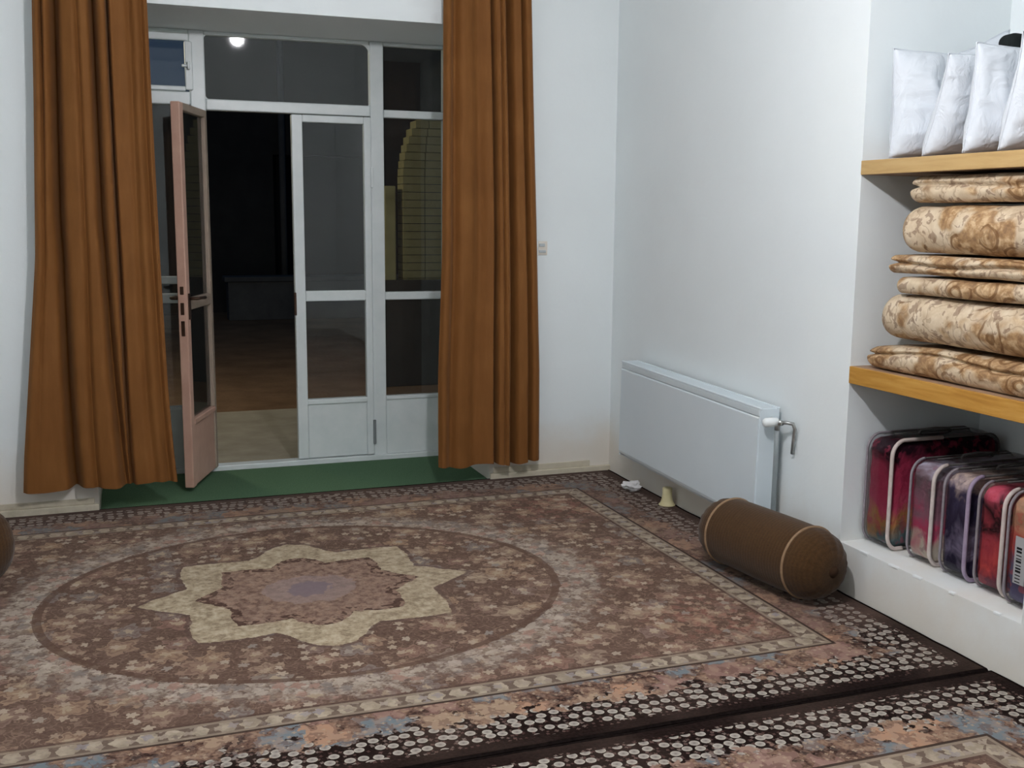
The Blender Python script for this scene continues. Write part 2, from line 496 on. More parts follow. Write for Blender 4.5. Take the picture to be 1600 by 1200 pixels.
    ic = mix(t, core.lt(0.75)*0.8, ic, K(104, 92, 98))
    c = mix(t, inn, c, ic)
    # --- guard band between field and border
    eu, ev = au*-1.0+a, av*-1.0+b
    ed = eu.min(ev)
    along_u = ev.lt(eu)
    al = u*along_u + v*(along_u*-1.0+1.0)
    tri = ((al*15.0+wob*0.7).fract()-0.5).abs()*2.0
    gd = (ed-0.335)/0.075
    motif = (tri - (gd-0.5).abs()*1.2 - 0.15).gt(0.0)
    gc = mix(t, motif, K(92, 80, 70), ramp(t, nz, [(0.4, K(132, 122, 106)), (0.6, K(158, 146, 128))]))
    fg, hg, rgg, rag, rbg, qg = flower(t, co, 26, 0.6, 0.016, 4)
    gc = mix(t, fg*rag.gt(0.4)*0.8, gc, ramp(t, rbg, [(0.0, K(96, 84, 80)), (0.5, K(150, 138, 124)), (1.0, K(120, 118, 124))]))
    gc = mix(t, (gd-0.5).abs().gt(0.36), gc, K(124, 112, 98))
    c = mix(t, ed.lt(0.412)*0.82, c, gc)
    c = mix(t, (ed-0.418).abs().lt(0.006)*0.7, c, K(66, 50, 44))
    # --- border: roses inside, pale coins on black outside
    blk = ramp(t, nf, [(0.35, S(16, 9, 8)), (0.65, S(34, 22, 20))])
    bo = blk
    fs, hs, rs, ras, rbs, qs = flower(t, co, 50, 1.0, 0.0065, 4)
    bo = mix(t, fs*0.7, bo, ramp(t, ras, [(0.0, K(72, 50, 46)), (0.6, K(96, 76, 70)), (1.0, K(118, 106, 98))]))
    vc = voro(t, mapped(t, co, (1.0, 1.12, 1.0)), 23.5, 0.5)
    dcoin = X(t, vc.outputs['Distance']).k
    dcoin = X(t, dcoin) + wob*0.10
    coin = dcoin.lt(0.345)*(ed + wob*.01).gt(0.058)
    bo = mix(t, coin, bo, ramp(t, dcoin, [(0.0, K(100, 93, 88)), (0.12, K(130, 124, 117)), (0.24, K(138, 132, 124)), (0.29, K(160, 153, 141)), (0.34, K(138, 130, 120))]))
    # roses
    f3, h3, rg3, ra3, rb3, q3 = flower(t, co, 6.6, 0.75, 0.10, 6)
    rose = ramp(t, ra3, [(0.0, K(148, 116, 94)), (0.18, K(124, 98, 90)), (0.36, K(92, 104, 110)), (0.5, K(138, 118, 98)), (0.66, K(118, 92, 84)), (0.8, K(98, 106, 110)), (0.9, K(152, 120, 98))], 'CONSTANT')
    rose = mix(t, nz.step(0.42, 0.62)*0.55, rose, K(136, 114, 98))
    rose = mix(t, ((q3*9.0).sin()).gt(0.55)*0.5, rose, K(84, 60, 52))
    leafn = noise_x(t, co, 17, 2, 0.5, 0.8)
    inner_zone = (ed + wob*0.22 + (leafn-0.5)*0.20).step(0.185, 0.205)
    lr = ramp(t, leafn*0.6+nf*0.4, [(0.38, K(46, 32, 28)), (0.5, K(94, 72, 61)), (0.62, K(128, 104, 86))])
    bo = mix(t, inner_zone*0.92, bo, lr)
    bo = mix(t, f3*inner_zone, bo, rose)
    bo = mix(t, fs*inner_zone*ras.gt(0.7)*0.7, bo, K(146, 128, 108))
    bo = mix(t, (ed + wob*.012).lt(0.044), bo, blk)
    # far and side borders tinted paler and browner, painting in the pile's sheen
    muted = (v*-1.0-(b-0.42)).step(0.06, -0.10)
    muted = muted*(0.30+nz*0.9)
    if pile_sheen: bo = mix(t, muted*0.55, bo, K(92, 74, 66))
    c = mix(t, ed.lt(0.326), c, bo)
    c = mix(t, (ed-0.328).abs().lt(0.0055)*0.9, c, K(38, 26, 22))
    # slight tonal drift in the weave
    c = mix(t, nb.step(0.35, 0.75)*0.12, c, K(120, 100, 88))
    setc(t, bs, c)
    bump(t, bs, nf, 0.35, 0.004)
    bs.inputs['Sheen Weight'].default_value = 0.11; bs.inputs['Sheen Roughness'].default_value = 0.35; bs.inputs['Sheen Tint'].default_value = (.95, .82, .76, 1)
    return m

# =================================================================== STRUCTURE
def struct(mb, name, mat, label=None, parent=None):
    o = mb.build(name, mat, parent)
    if parent is None: tag(o, label, kind='structure')
    return o

TH = 0.66
struct(MB().box(XL-0.3, XR, YF-0.3, YB, -0.15, 0.0), 'floor', M['concrete'], 'grey concrete floor almost wholly under the rugs')
struct(MB().box(XL-0.3, NX+0.3, YF-0.3, YB+TH, ZC, ZC+0.15), 'ceiling', M['ceiling'], 'plain white ceiling out of sight above')
wb = MB()
wb.box(XL-0.3, OX0, YB, YB+TH+0.08, -0.15, ZC)
wb.box(OX1, NX+0.3, YB, YB+TH+0.08, -0.15, ZC)
wb.box(OX0, OX1, YB, YB+TH+0.08, OZ, ZC)
wb.box(OX0, OX1, YB, YB+TH+0.08, -0.15, 0.0)
struct(wb, 'wall_back', M['wall'], 'thick white plastered wall with the glazed door opening')
struct(MB().box(XR, NX+0.3, NY1, YB, -0.15, ZC), 'wall_right', M['wall'], 'white plastered wall behind the radiator')
wr = MB()
wr.box(XR, NX+0.3, YF-0.3, NY0, -0.15, ZC)
wr.box(XR, NX+0.3, NY0, NY1, -0.15, NZ0)
wr.box(XR, NX+0.3, NY0, NY1, NZ1, ZC)
wr.box(NX, NX+0.3, NY0, NY1, NZ0, NZ1)
struct(wr, 'wall_niche', M['wall'], 'white plastered wall around the shelved storage niche')
struct(MB().box(XL-0.3, XL, YF-0.3, YB, 0.0, ZC), 'wall_left', M['wall'], 'white plastered wall out of frame on the left')
struct(MB().box(XL, XR, YF-0.3, YF, 0.0, ZC), 'wall_front', M['wall'], 'white plastered wall behind the viewer')

# skirtings: a low cream ledge with a thinner upper step
sk = MB(); sk.box(OX1, XR, YB-0.022, YB, 0.0, 0.040, 0.004); sk.box(OX1+0.02, XR-0.12, YB-0.010, YB, 0.040, 0.072, 0.003)
struct(sk, 'baseboard_right', M['skirting'], 'low cream skirting between right curtain and room corner')
sk = MB(); sk.box(XL, OX0, YB-0.022, YB, 0.0, 0.042, 0.004); sk.box(XL, OX0-0.02, YB-0.010, YB, 0.042, 0.07, 0.003)
struct(sk, 'baseboard_left', M['skirt_worn'], 'low timeworn cream skirting under the left curtain')
# chipped lime edge of the niche ledge
te = MB()
for k in range(5):
    y = NY0+0.10+k*0.165+random.uniform(-.05, .05)
    te.box(XR-0.002, XR+0.010, y, y+random.uniform(.02, .08), NZ0-0.007, NZ0+0.002, 0.002)
struct(te, 'trim_1', M['ceiling'], 'chipped lime edge of the niche ledge')

# =================================================================== GLAZED DOOR SET
win = empty('window_1', (0.82, YG, 0)); tag(win, 'white fixed glazed door frame with top lights and side lights', kind='structure')
WY0, WY1 = YG, YG+0.055
def wpart(name, mb, mat=None, parent=None):
    o = mb.build(name, mat or M['frame'], parent or win)
    o.matrix_parent_inverse = Matrix.Translation((-0.82, -YG, 0)) if (parent is None or parent is win) else Matrix()
    return o
def wbar(name, x0, x1, z0, z1, y0=WY0, y1=WY1, bev=0.006):
    return wpart(name, MB().box(x0, x1, y0, y1, z0, z1, bev))
FT = OZ
wbar('post', 0.374, 0.452, 0.0, FT)          # hinge post
wbar('post', 1.322, 1.397, 0.0, FT)
wbar('post', OX0, OX0+0.06, 0.0, FT)
wbar('post', OX1-0.06, OX1, 0.0, FT)
for x0, x1 in ((OX0+.06, .374), (.452, 1.322), (1.397, OX1-.06)):
    wbar('head_rail', x0, x1, FT-0.02, FT, WY0+0.006, WY1)
wbar('transom', OX0+.06, .374, 1.957, 2.024)
wbar('transom', .452, 1.322, 1.935, 1.992)
wbar('transom', 1.397, OX1-.06, 1.932, 1.974)
wbar('sill', OX0+.06, 1.74, -0.001, 0.034, WY0-0.02, WY1, 0.004)
# small opening vent at top left: its own sash
vs = MB()
vs.box(OX0+.06, .374, WY0-0.02, WY0, 2.275, 2.312, .005); vs.box(.352, .390, WY0-0.02, WY0, 2.03, 2.275, .005); vs.box(OX0+.06, .352, WY0-0.02, WY0, 2.024, 2.048, .005)
wpart('vent_sash', vs)
vl = MB(); vl.box(.336, .372, WY0-0.042, WY0-0.02, 2.142, 2.156, .004); vl.box(.362, .376, WY0-0.05, WY0-0.02, 2.13, 2.17, .004)
wpart('vent_catch', vl)
# side light rails and bottom panels
wbar('rail', 1.397, OX1-.06, 0.925, 0.969); wbar('rail', OX0+.06, .374, 0.929, 0.979); wbar('rail', OX0+.06, .374, 1.03, 1.07)
for x0, x1 in ((1.397, OX1-.06), (OX0+.06, .374)):
    wpart('bottom_panel', MB().box(x0, x1, WY0+.004, WY1-.01, 0.034, 0.352, 0.004))
    wbar('bead', x0, x1, 0.352, 0.372, WY0-.006, WY1-.01, .004)
def pane(x0, x1, z0, z1, y=WY0+0.03, parent=None, name='glass_pane'):
    return wpart(name, MB().box(x0, x1, y, y+0.004, z0, z1), M['glass'], parent)
pane(OX0+.06, .374, 2.024, FT-.02)
# the middle top pane sits loose and leans in its rebate, so it mirrors the bulb
tp = wpart('glass_pane', MB().box(-.435, .435, -.002, .002, -.1615, .1615), M['glass'])
gp_ = Vector((.585, YG+.03, 2.305)); va_ = (Vector((0, 0, CAM_H))-gp_).normalized(); vb_ = (Vector((LX-.06, LY, LZ))-gp_).normalized()
nrm = (va_+vb_).normalized()
tp.matrix_parent_inverse = Matrix(); tp.location = (.887-.82, .030, 2.1535)
tp.rotation_euler = (math.asin(-nrm.z), 0, -math.atan2(-nrm.x, -nrm.y))
pane(1.397, OX1-.06, 1.974, FT-.02)
pane(1.397, OX1-.06, .969, 1.932); pane(1.397, OX1-.06, .372, .925)
pane(OX0+.06, .374, 1.07, 1.957); pane(OX0+.06, .374, .372, .929); pane(OX0+.06, .374, .979, 1.03)
# rounded paint smears in the corners of the top lights
ps = MB()
def fillet(x, z, sx, sz, r):
    pts = [(x, z)]+[(x+sx*r*(1-math.sin(a)), z+sz*r*(1-math.cos(a))) for a in [math.pi/2*k/6 for k in range(7)]]
    ps.prism(pts, 'y', WY0+0.012, WY0+0.026)
for a in ((1.322, FT-.02, -1, -1, .05), (.452, 1.992, 1, 1, .02), (1.322, 1.992, -1, 1, .016), (.452, FT-.02, 1, -1, .02)): fillet(*a)
wpart('putty', ps)

def leaf(name, label, loc, rotz, flip, mat, w=0.432, h0=0.038, h1=1.930, th=0.045, muted=None):
    """glazed leaf, hinge edge at x=0, free edge at x=w (flip: -w), inner face towards -y"""
    root = empty(name, loc, (0, 0, rotz)); tag(root, label, kind='structure')
    sgn = -1 if flip else 1
    def B(pn, x0, x1, z0, z1, y0=0.0, y1=th, bev=.005, m=None):
        xa, xb = sorted((sgn*x0, sgn*x1))
        return MB().box(xa, xb, y0, y1, z0, z1, bev).build(pn, m or mat, root)
    st = 0.058
    B('stile', 0, st-0.02, h0, h1, m=muted); B('stile', w-st, w, h0, h1)
    B('top_rail', st-.02, w-st, h1-0.038, h1, m=muted); B('middle_rail', st-.02, w-st, 0.925, 0.982, m=muted)
    B('bottom_panel', st-.02, w-st, h0, 0.345, .006, th-.006); B('bead', st-.022, w-st+.003, 0.345, 0.374, -.004, th+.004)
    for z0, z1 in ((.374, .925), (.982, h1-.038)):
        B('glass_pane', st-.02, w-st, z0, z1, th/2-.002, th/2+.002, 0, M['glass'])
    return root, sgn, w, th
# closed right leaf (hinged on the right post)
d2, sg, lw, lt = leaf('door_2', 'closed white glazed leaf, right half of the double door', (1.322, YG-0.004, 0), 0, True, M['frame'])
MB().box(-lw-.006, -lw+.006, -.006, .02, .85, .975, .003).build('keeper', M['brown_metal'], d2)
MB().box(-.006, .010, -.012, 0, .10, .24, .003).build('hinge', M['slot'], d2)
MB().box(-.006, .010, -.012, 0, 1.55, 1.66, .003).build('hinge', M['frame'], d2)
# open left leaf, swung into the room: its free edge points at the viewer
d1, sg, lw, lt = leaf('door_1', 'open faded pink glazed leaf swung into the room beside left curtain', (0.452, YG-0.01, 0), math.radians(-109.5), False, M['pink'], w=0.475, h0=0.030, muted=M['pink_shade'])
d1.scale = (1, -1, 1)
for z0, z1, dz in ((1.005, 1.045, 0), (.905, .965, 0), (.80, .875, 0)):
    MB().box(lw-.002, lw+.003, .014, .032, z0, z1, .002).build('lock_plate', M['brown_metal'], d1)
for y0 in (lt, 0.0):
    s = 1 if y0 else -1
    hm = MB(); hm.tube([(lw-.035, y0, .985), (lw-.035, y0+s*.04, .985), (lw-.05, y0+s*.048, .985), (lw-.15, y0+s*.05, .982)], .0085, 8)
    hm.build('lever_handle', M['brown_metal'], d1, True)
    MB().box(lw-.05, lw-.02, min(y0, y0+s*.006), max(y0, y0+s*.006), .88, 1.01, .002).build('handle_plate', M['brown_metal'], d1)

# =================================================================== LAMP (only its reflection is in view)
lampm = bpy.data.materials.new('lit_bulb'); lampm.use_nodes = True
lt_ = lampm.node_tree; lt_.nodes.remove(lt_.nodes['Principled BSDF'])
em = lt_.nodes.new('ShaderNodeEmission'); em.inputs[0].default_value = (1.0, 0.972, 1.005, 1); em.inputs[1].default_value = LAMP_STRENGTH
lt_.links.new(em.outputs[0], lt_.nodes['Material Output'].inputs[0])
lamp = empty('pendant_lamp', (LX, LY, LZ+.235)); tag(lamp, 'bare white bulb on a short ceiling cord, mirrored in the top pane', 'lamp')
bprof = [(-.285, .004), (-.282, .018), (-.272, .034), (-.255, .046), (-.235, .050), (-.215, .046), (-.195, .034), (-.178, .021), (-.165, .016)]
MB().lathe(bprof, 20).build('bulb', lampm, lamp, True)
MB().lathe([(-.165, .021), (-.12, .021), (-.105, .012), (-.10, .004)], 16).build('socket', M['plastic'], lamp, True)
MB().tube([(0, 0, -.105), (0, 0, ZC-LZ-.27)], .003, 8).build('cord', M['plastic'], lamp, True)
MB().lathe([(ZC-LZ-.265, .01), (ZC-LZ-.255, .04), (ZC-LZ-.236, .045)], 16).build('ceiling_rose', M['plastic'], lamp, True)

# =================================================================== RUGS AND MAT
def rug(name, x0, x1, y0, y1, label):
    a, b = (x1-x0)/2, (y1-y0)/2; T = 0.012
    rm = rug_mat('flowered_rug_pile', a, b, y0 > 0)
    nx, ny = 60, 48
    mb = MB()
    P = []
    def jit(i, j):
        x = -a+2*a*i/nx; y = -b+2*b*j/ny
        jx = 0.006*noise.noise(Vector((x*3, y*9, 1.0)))-0.002 if i in (0, nx) else 0
        jy = 0.004*noise.noise(Vector((x*9, y*3, 4.0)))-0.002 if j in (0, ny) else 0
        z = T + 0.002*noise.noise(Vector((x*2.2, y*2.2, 0)))
        return Vector((x-math.copysign(abs(jx), x), y-math.copysign(abs(jy), y), z))
    top = [[jit(i, j) for j in range(ny+1)] for i in range(nx+1)]
    mb.grid(top)
    ring = [top[i][0] for i in range(nx+1)]+[top[nx][j] for j in range(1, ny+1)]+[top[i][ny] for i in range(nx-1, -1, -1)]+[top[0][j] for j in range(ny-1, 0, -1)]
    mb.grid([[Vector((p.x, p.y, p.z)) for p in ring], [Vector((p.x, p.y, 0.0005)) for p in ring]], close_v=True)
    bmesh.ops.remove_doubles(mb.bm, verts=mb.bm.verts, dist=1e-5)
    o = mb.build(name, rm); o.location = ((x0+x1)/2, (y0+y1)/2, 0.0)
    tag(o, label, 'rug', 'flowered medallion rugs')
    # overcast black binding
    bd = MB(); pts = []
    for p in ring: pts.append((p.x, p.y, 0.0075))
    bd.tube(pts, 0.0072, 6, True)
    bd.build('edge_binding', M['binding'], o)
    return o
M['binding'] = mottled('black_wool_binding', S(16, 12, 12), S(34, 28, 26), 60, 1.0, 0.0)
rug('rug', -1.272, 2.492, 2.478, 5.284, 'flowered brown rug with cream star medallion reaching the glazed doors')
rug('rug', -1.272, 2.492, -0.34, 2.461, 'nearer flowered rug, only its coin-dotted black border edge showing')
gm = MB()
gp = [(-0.145, YB-0.006), (1.795, YB-0.006), (1.795, YB+.30), (1.78, YG-.022), (-0.14, YG-.022), (-0.145, YB+.3)]
gm.prism(gp, 'z', 0.0005, 0.007)
tag(gm.build('door_mat', M['green']), 'dark green felt mat on the floor of the doorway', 'mat')

# =================================================================== CURTAINS
def curtain(name, label, edges, yc, zt, zb, grooves, seed, hem_h=0.055):
    """edges: list of (z, x0, x1); grooves: valleys between the pleats (s top, s mid, s hem, width, depth top, depth hem)"""
    def ex(z):
        for (za, a0, a1), (zb_, b0, b1) in zip(edges, edges[1:]):
            if za >= z >= zb_:
                k = (za-z)/(za-zb_); return a0+(b0-a0)*k, a1+(b1-a1)*k
        return edges[-1][1:]
    NU, NV = 300, 44
    def P(s, z):
        x0, x1 = ex(z)
        k = (zt-z)/(zt-zb)                         # 0 top, 1 hem
        y = 0.006*math.sin(s*23+seed+k)+0.010*math.sin(s*9.5+seed*2+.6*k)
        for s0, s1, s2, w, d0, d1 in grooves:
            c = s0+(s1-s0)*k*2 if k < .5 else s1+(s2-s1)*(k-.5)*2
            c += .004*math.sin(z*3+s0*40)
            y += 1.7*(d0+(d1-d0)*k)*math.exp(-((s-c)/w)**2)
        y += 0.008*noise.noise(Vector((s*9, z*1.3, seed+3)))
        edge = min(s, 1-s)
        y += .02*math.exp(-(edge/.018)**2)
        zz = z
        if k > 0.9: zz += 0.007*math.sin(s*13+seed)*(k-0.9)*10
        return Vector((x0+(x1-x0)*s, yc+y-.012, zz))
    def cloth(z0, z1, nv, off=0.0):
        rows = [[P(i/NU, z0+(z1-z0)*j/nv)+Vector((0, -off, 0)) for j in range(nv+1)] for i in range(NU+1)]
        return MB().grid(rows)
    o = cloth(zt, zb+hem_h, NV).build(name, M['curtain'], None, True)
    sm = o.modifiers.new('thickness', 'SOLIDIFY'); sm.thickness = 0.003; sm.offset = 0; sm.use_rim = False
    tag(o, label, 'curtain', 'ochre curtains at the glazed doors')
    h = cloth(zb+hem_h, zb, 5, 0.0006).build('hem', M['hem'], o, True)
    sm = h.modifiers.new('thickness', 'SOLIDIFY'); sm.thickness = 0.0036; sm.offset = 0; sm.use_rim = False
    return o
curtain('curtain', 'wider ochre curtain, left of the doorway, flaring at the hem',
        [(2.56, -0.30, .155), (1.9, -.325, .160), (1.2, -.357, .167), (.6, -.42, .178), (.30, -.452, .192), (.1, -.467, .207)],
        5.185, 2.56, 0.142, [(.07, .07, .10, .016, .022, .0), (.17, .20, .33, .036, .050, .06), (.36, .40, .47, .022, .012, .014), (.50, .54, .655, .032, .055, .045), (.63, .665, .70, .016, .04, .03), (.83, .83, .85, .03, .008, .012), (.94, .94, .95, .03, .015, .02)], 3)
curtain('curtain', 'narrower ochre curtain, right of the doorway, against the white wall',
        [(2.56, 1.520, 1.970), (1.9, 1.518, 1.995), (1.2, 1.508, 2.022), (.6, 1.488, 2.043), (.1, 1.488, 2.048)],
        5.185, 2.56, 0.112, [(.125, .125, .12, .05, .028, .028), (.39, .39, .36, .07, .022, .025), (.55, .56, .56, .016, .035, .05), (.63, .64, .64, .012, .010, .008), (.73, .73, .73, .03, .050, .05), (.89, .89, .90, .02, .028, .03)], 8)
tr = empty('curtain_rail', (0.82, YB-.02, 2.585)); tag(tr, 'white curtain rail fixed above the doorway', 'rail')
MB().box(-1.2, 1.32, -.12, -.095, -.014, .016, .003).build('track', M['plastic'], tr)
for x in (-1.1, 0.0, 1.2): MB().box(x-.015, x+.015, -.12, .02, .016, .028, .003).build('bracket', M['plastic'], tr)

# =================================================================== RADIATOR
RY0, RY1 = 3.652, 4.93
rad = empty('radiator', (2.43, RY0, 0.15), (math.radians(1.25), 0, 0)); tag(rad, 'white flat panel radiator on the right wall near the corner', 'radiator')
L = RY1-RY0; H0, H1 = 0.0, 0.492
fx = 2.383-2.43
pm = MB()
prof = [(fx+.014, H0+.004), (fx+.004, H0+.016), (fx, H0+.030), (fx, H1-.040), (fx+.003, H1-.034), (fx+.012, H1-.033), (fx+.012, H0+.004)]
pm.prism([(p[0], p[1]) for p in prof], 'y', 0.004, L-.004)
o = pm.build('front_panel', M['radiator'], rad)
MB().box(fx+.002, fx+.016, 0.004, L-.004, H1-.033, H1-.003, .004).build('top_lip', M['radiator_lip'], rad)
MB().box(fx+.020, fx+.078, 0.010, L-.010, H0+.012, H1-.03).build('convector', M['slot'], rad)
MB().box(fx+.080, fx+.092, 0.004, L-.004, H0+.004, H1-.02, .003).build('back_panel', M['radiator'], rad)
for y in (0.0, L-.004): MB().box(fx+.004, fx+.094, y, y+.004, H0+.004, H1, .0015).build('side_cover', M['radiator'], rad)
MB().box(fx+.002, fx+.016, -.002, L+.002, H1-.004, H1+.004, .002).build('top_rim', M['radiator'], rad)
MB().box(fx+.082, fx+.096, -.002, L+.002, H1-.004, H1+.004, .002).build('top_rim', M['radiator'], rad)
gr = MB()
ns = 96
for k in range(ns):
    y = L*(k+.5)/ns; gr.box(fx+.016, fx+.082, y-.0042, y+.0042, H1-.004, H1+.002)
tag(gr.build('grille_slats', M['radiator'], rad), kind='stuff')
for y in (.22, L-.22): MB().box(fx+.092, .066, y-.015, y+.015, .08, .40, .003).build('wall_bracket', M['slot'], rad)
# valve, thermostat head, riser pipe and lockshield loop at the near end
vb = MB(); vb.tube([(.01, .004, H1-.045), (.01, -.075, H1-.045)], .011, 10); vb.tube([(.01, -.045, H1-.045), (.01, -.045, H1-.08)], .011, 10)
vb.build('valve_body', M['valve'], rad, True)
hd = MB(); hd.lathe([(-.012, .010), (-.006, .017), (.02, .019), (.045, .0185), (.052, .014), (.055, .004)], 16, Matrix.Translation((.0, -.045, H1-.045)) @ Matrix.Rotation(math.radians(-90), 4, 'Y'))
hd.build('thermostat_head', M['plastic'], rad, True)
MB().tube([(.01, -.045, H1-.075), (.012, -.046, .3), (.013, -.047, .1), (.013, -.048, -.134)], .0105, 10).build('riser_pipe', M['pipe'], rad, True)
MB().tube([(.01, -.06, H1-.045), (.028, -.085, H1-.042), (.045, -.100, H1-.045), (.052, -.104, H1-.065), (.055, -.095, H1-.12), (.058, -.088, H1-.17)], .0075, 10).build('return_pipe', M['valve'], rad, True)

# small things under the radiator
m, t, b = new_mat('crumpled_paper', 0.9, 0.1); setc(t, b, S(222, 222, 222)); M['paper'] = m
cp = bmesh.new(); bmesh.ops.create_icosphere(cp, subdivisions=3, radius=.038)
for v in cp.verts:
    n = noise.noise(v.co*40)+.6*noise.noise(v.co*90)
    v.co *= 1+.55*n; v.co.z *= .62; v.co.x *= 1.25
zmin = min(v.co.z for v in cp.verts)
for v in cp.verts: v.co.z -= zmin
mb = MB(); mb.bm.free(); mb.bm = cp
o = mb.build('paper_scrap', M['paper']); o.location = (2.41, 4.81, .0125); tag(o, 'small crumpled white paper scrap on the rug by the corner', 'paper')
M['cream_plastic'] = mottled('cream_plastic', S(206, 196, 150), S(222, 214, 172), 10, 0.5)
cu = empty('cup', (2.452, 4.515, .0125)); tag(cu, 'small cream flared cup standing upside down under the radiator', 'cup')
MB().lathe([(0, .037), (.004, .038), (.012, .033), (.03, .027), (.055, .024), (.085, .0235), (.088, .021)], 20).build('body', M['cream_plastic'], cu, True)
MB().lathe([(0, .039), (.003, .041), (.006, .039)], 20).build('rim', M['cream_plastic'], cu, True)

# wall plate beside the right curtain
wp = empty('wall_plate', (2.09, YB, 1.235)); tag(wp, 'tiny grey wall fitting beside the right curtain', 'fitting')
M['plate'] = mottled('grey_plate', S(188, 196, 198), S(198, 206, 208), 10, 0.5)
MB().box(-.026, .026, -.004, 0, -.036, .036, .002).build('backplate', M['wall'], wp)
MB().box(-.022, .010, -.010, -.004, .008, .024, .002).build('button', M['plate'], wp)
MB().box(-.022, .016, -.010, -.004, -.024, -.010, .002).build('button', M['plate'], wp)

# =================================================================== BOLSTERS
def bolster(name, label, p0, p1, r):
    p0, p1 = Vector(p0), Vector(p1); d = p1-p0; Lg = d.length
    root = empty(name, tuple((p0+p1)/2)); root.rotation_mode = 'QUATERNION'; root.rotation_quaternion = d.to_track_quat('Z', 'Y')
    tag(root, label, 'bolster', 'brown bolsters along the walls')
    n = 64; half = Lg/2; dome = r*0.95
    prof = []
    prof = [(-half+dome*(1-math.sin(math.pi/2*(1-k/12))), r*max(.05, math.cos(math.pi/2*(1-k/12))**.8)) for k in range(13)]
    body = prof[:-1]
    mid = [(-half+dome+(2*half-2*dome)*k/14, r*(1+.012*math.sin(math.pi*k/14))) for k in range(15)]
    end = [(-a_, r_) for a_, r_ in reversed(body)]
    rows = []
    for ax, rr in body+mid+end:
        q = max(0, (abs(ax)-(half-dome))/dome)
        row = []
        for k in range(n):
            th = 2*math.pi*k/n
            w = 1+0.06*q*math.sin(17*th+1.3*math.sin(3*th))*(0.4+0.6*noise.noise(Vector((math.cos(th)*2, math.sin(th)*2, ax*3)))) + .012*noise.noise(Vector((math.cos(th)*1.5, math.sin(th)*1.5, ax*5)))
            row.append(Vector((rr*w*math.cos(th), rr*w*math.sin(th), ax)))
        rows.append(row)
    MB().grid(rows, close_v=True, cap0=True, cap1=True).build('body', M['bolster'], root, True)
    for s in (-1, 1):
        ax = s*(half-dome*0.98)
        rr = r*1.003
        MB().tube([(rr*math.cos(2*math.pi*k/48), rr*math.sin(2*math.pi*k/48), ax) for k in range(48)], .0052, 8, True).build('piping', M['bolster_pipe'], root, True)
        kn = MB().lathe([(-.012, .008), (-.006, .020), (.002, .024), (.010, .016), (.013, .004)], 14, Matrix.Translation((0, 0, s*(half-.004))) @ (Matrix() if s > 0 else Matrix.Rotation(math.pi, 4, 'X')))
        kn.build('end_knot', M['bolster_knot'], root, True)
    return root
bolster('bolster', 'dark brown roll bolster lying along right wall below the radiator pipe', (2.242, 3.735, .156), (2.338, 3.055, .156), .133)
bolster('bolster', 'dark brown roll bolster just showing at the left picture edge', (-1.08, 3.93, .181), (-.452, 4.33, .181), .158)

# =================================================================== NICHE SHELVES AND CONTENT
def shelf(name, z0, z1, mat, label, under):
    o = empty(name, ((XR+NX)/2, (NY0+NY1)/2, z0)); tag(o, label, 'shelf')
    hx, hy = (NX-XR)/2, (NY1-NY0)/2
    MB().box(-hx+.012, hx, -hy, hy, 0, z1-z0, .001).build('board', under, o)
    MB().box(-hx-.004, -hx+.012, -hy, hy, 0, z1-z0, .002).build('edge_band', mat, o)
    return o
M['under'] = mottled('dull_brown_board', S(150, 122, 100), S(166, 138, 114), 6, 0.6)
shelf('shelf', SHELF_A[0], SHELF_A[1], M['shelf_pale'], 'upper pale wood shelf in the wall niche holding white pillows', M['under'])
shelf('shelf', SHELF_B[0], SHELF_B[1], M['shelf_yellow'], 'lower yellow oak shelf in the wall niche holding floral quilts', M['under'])

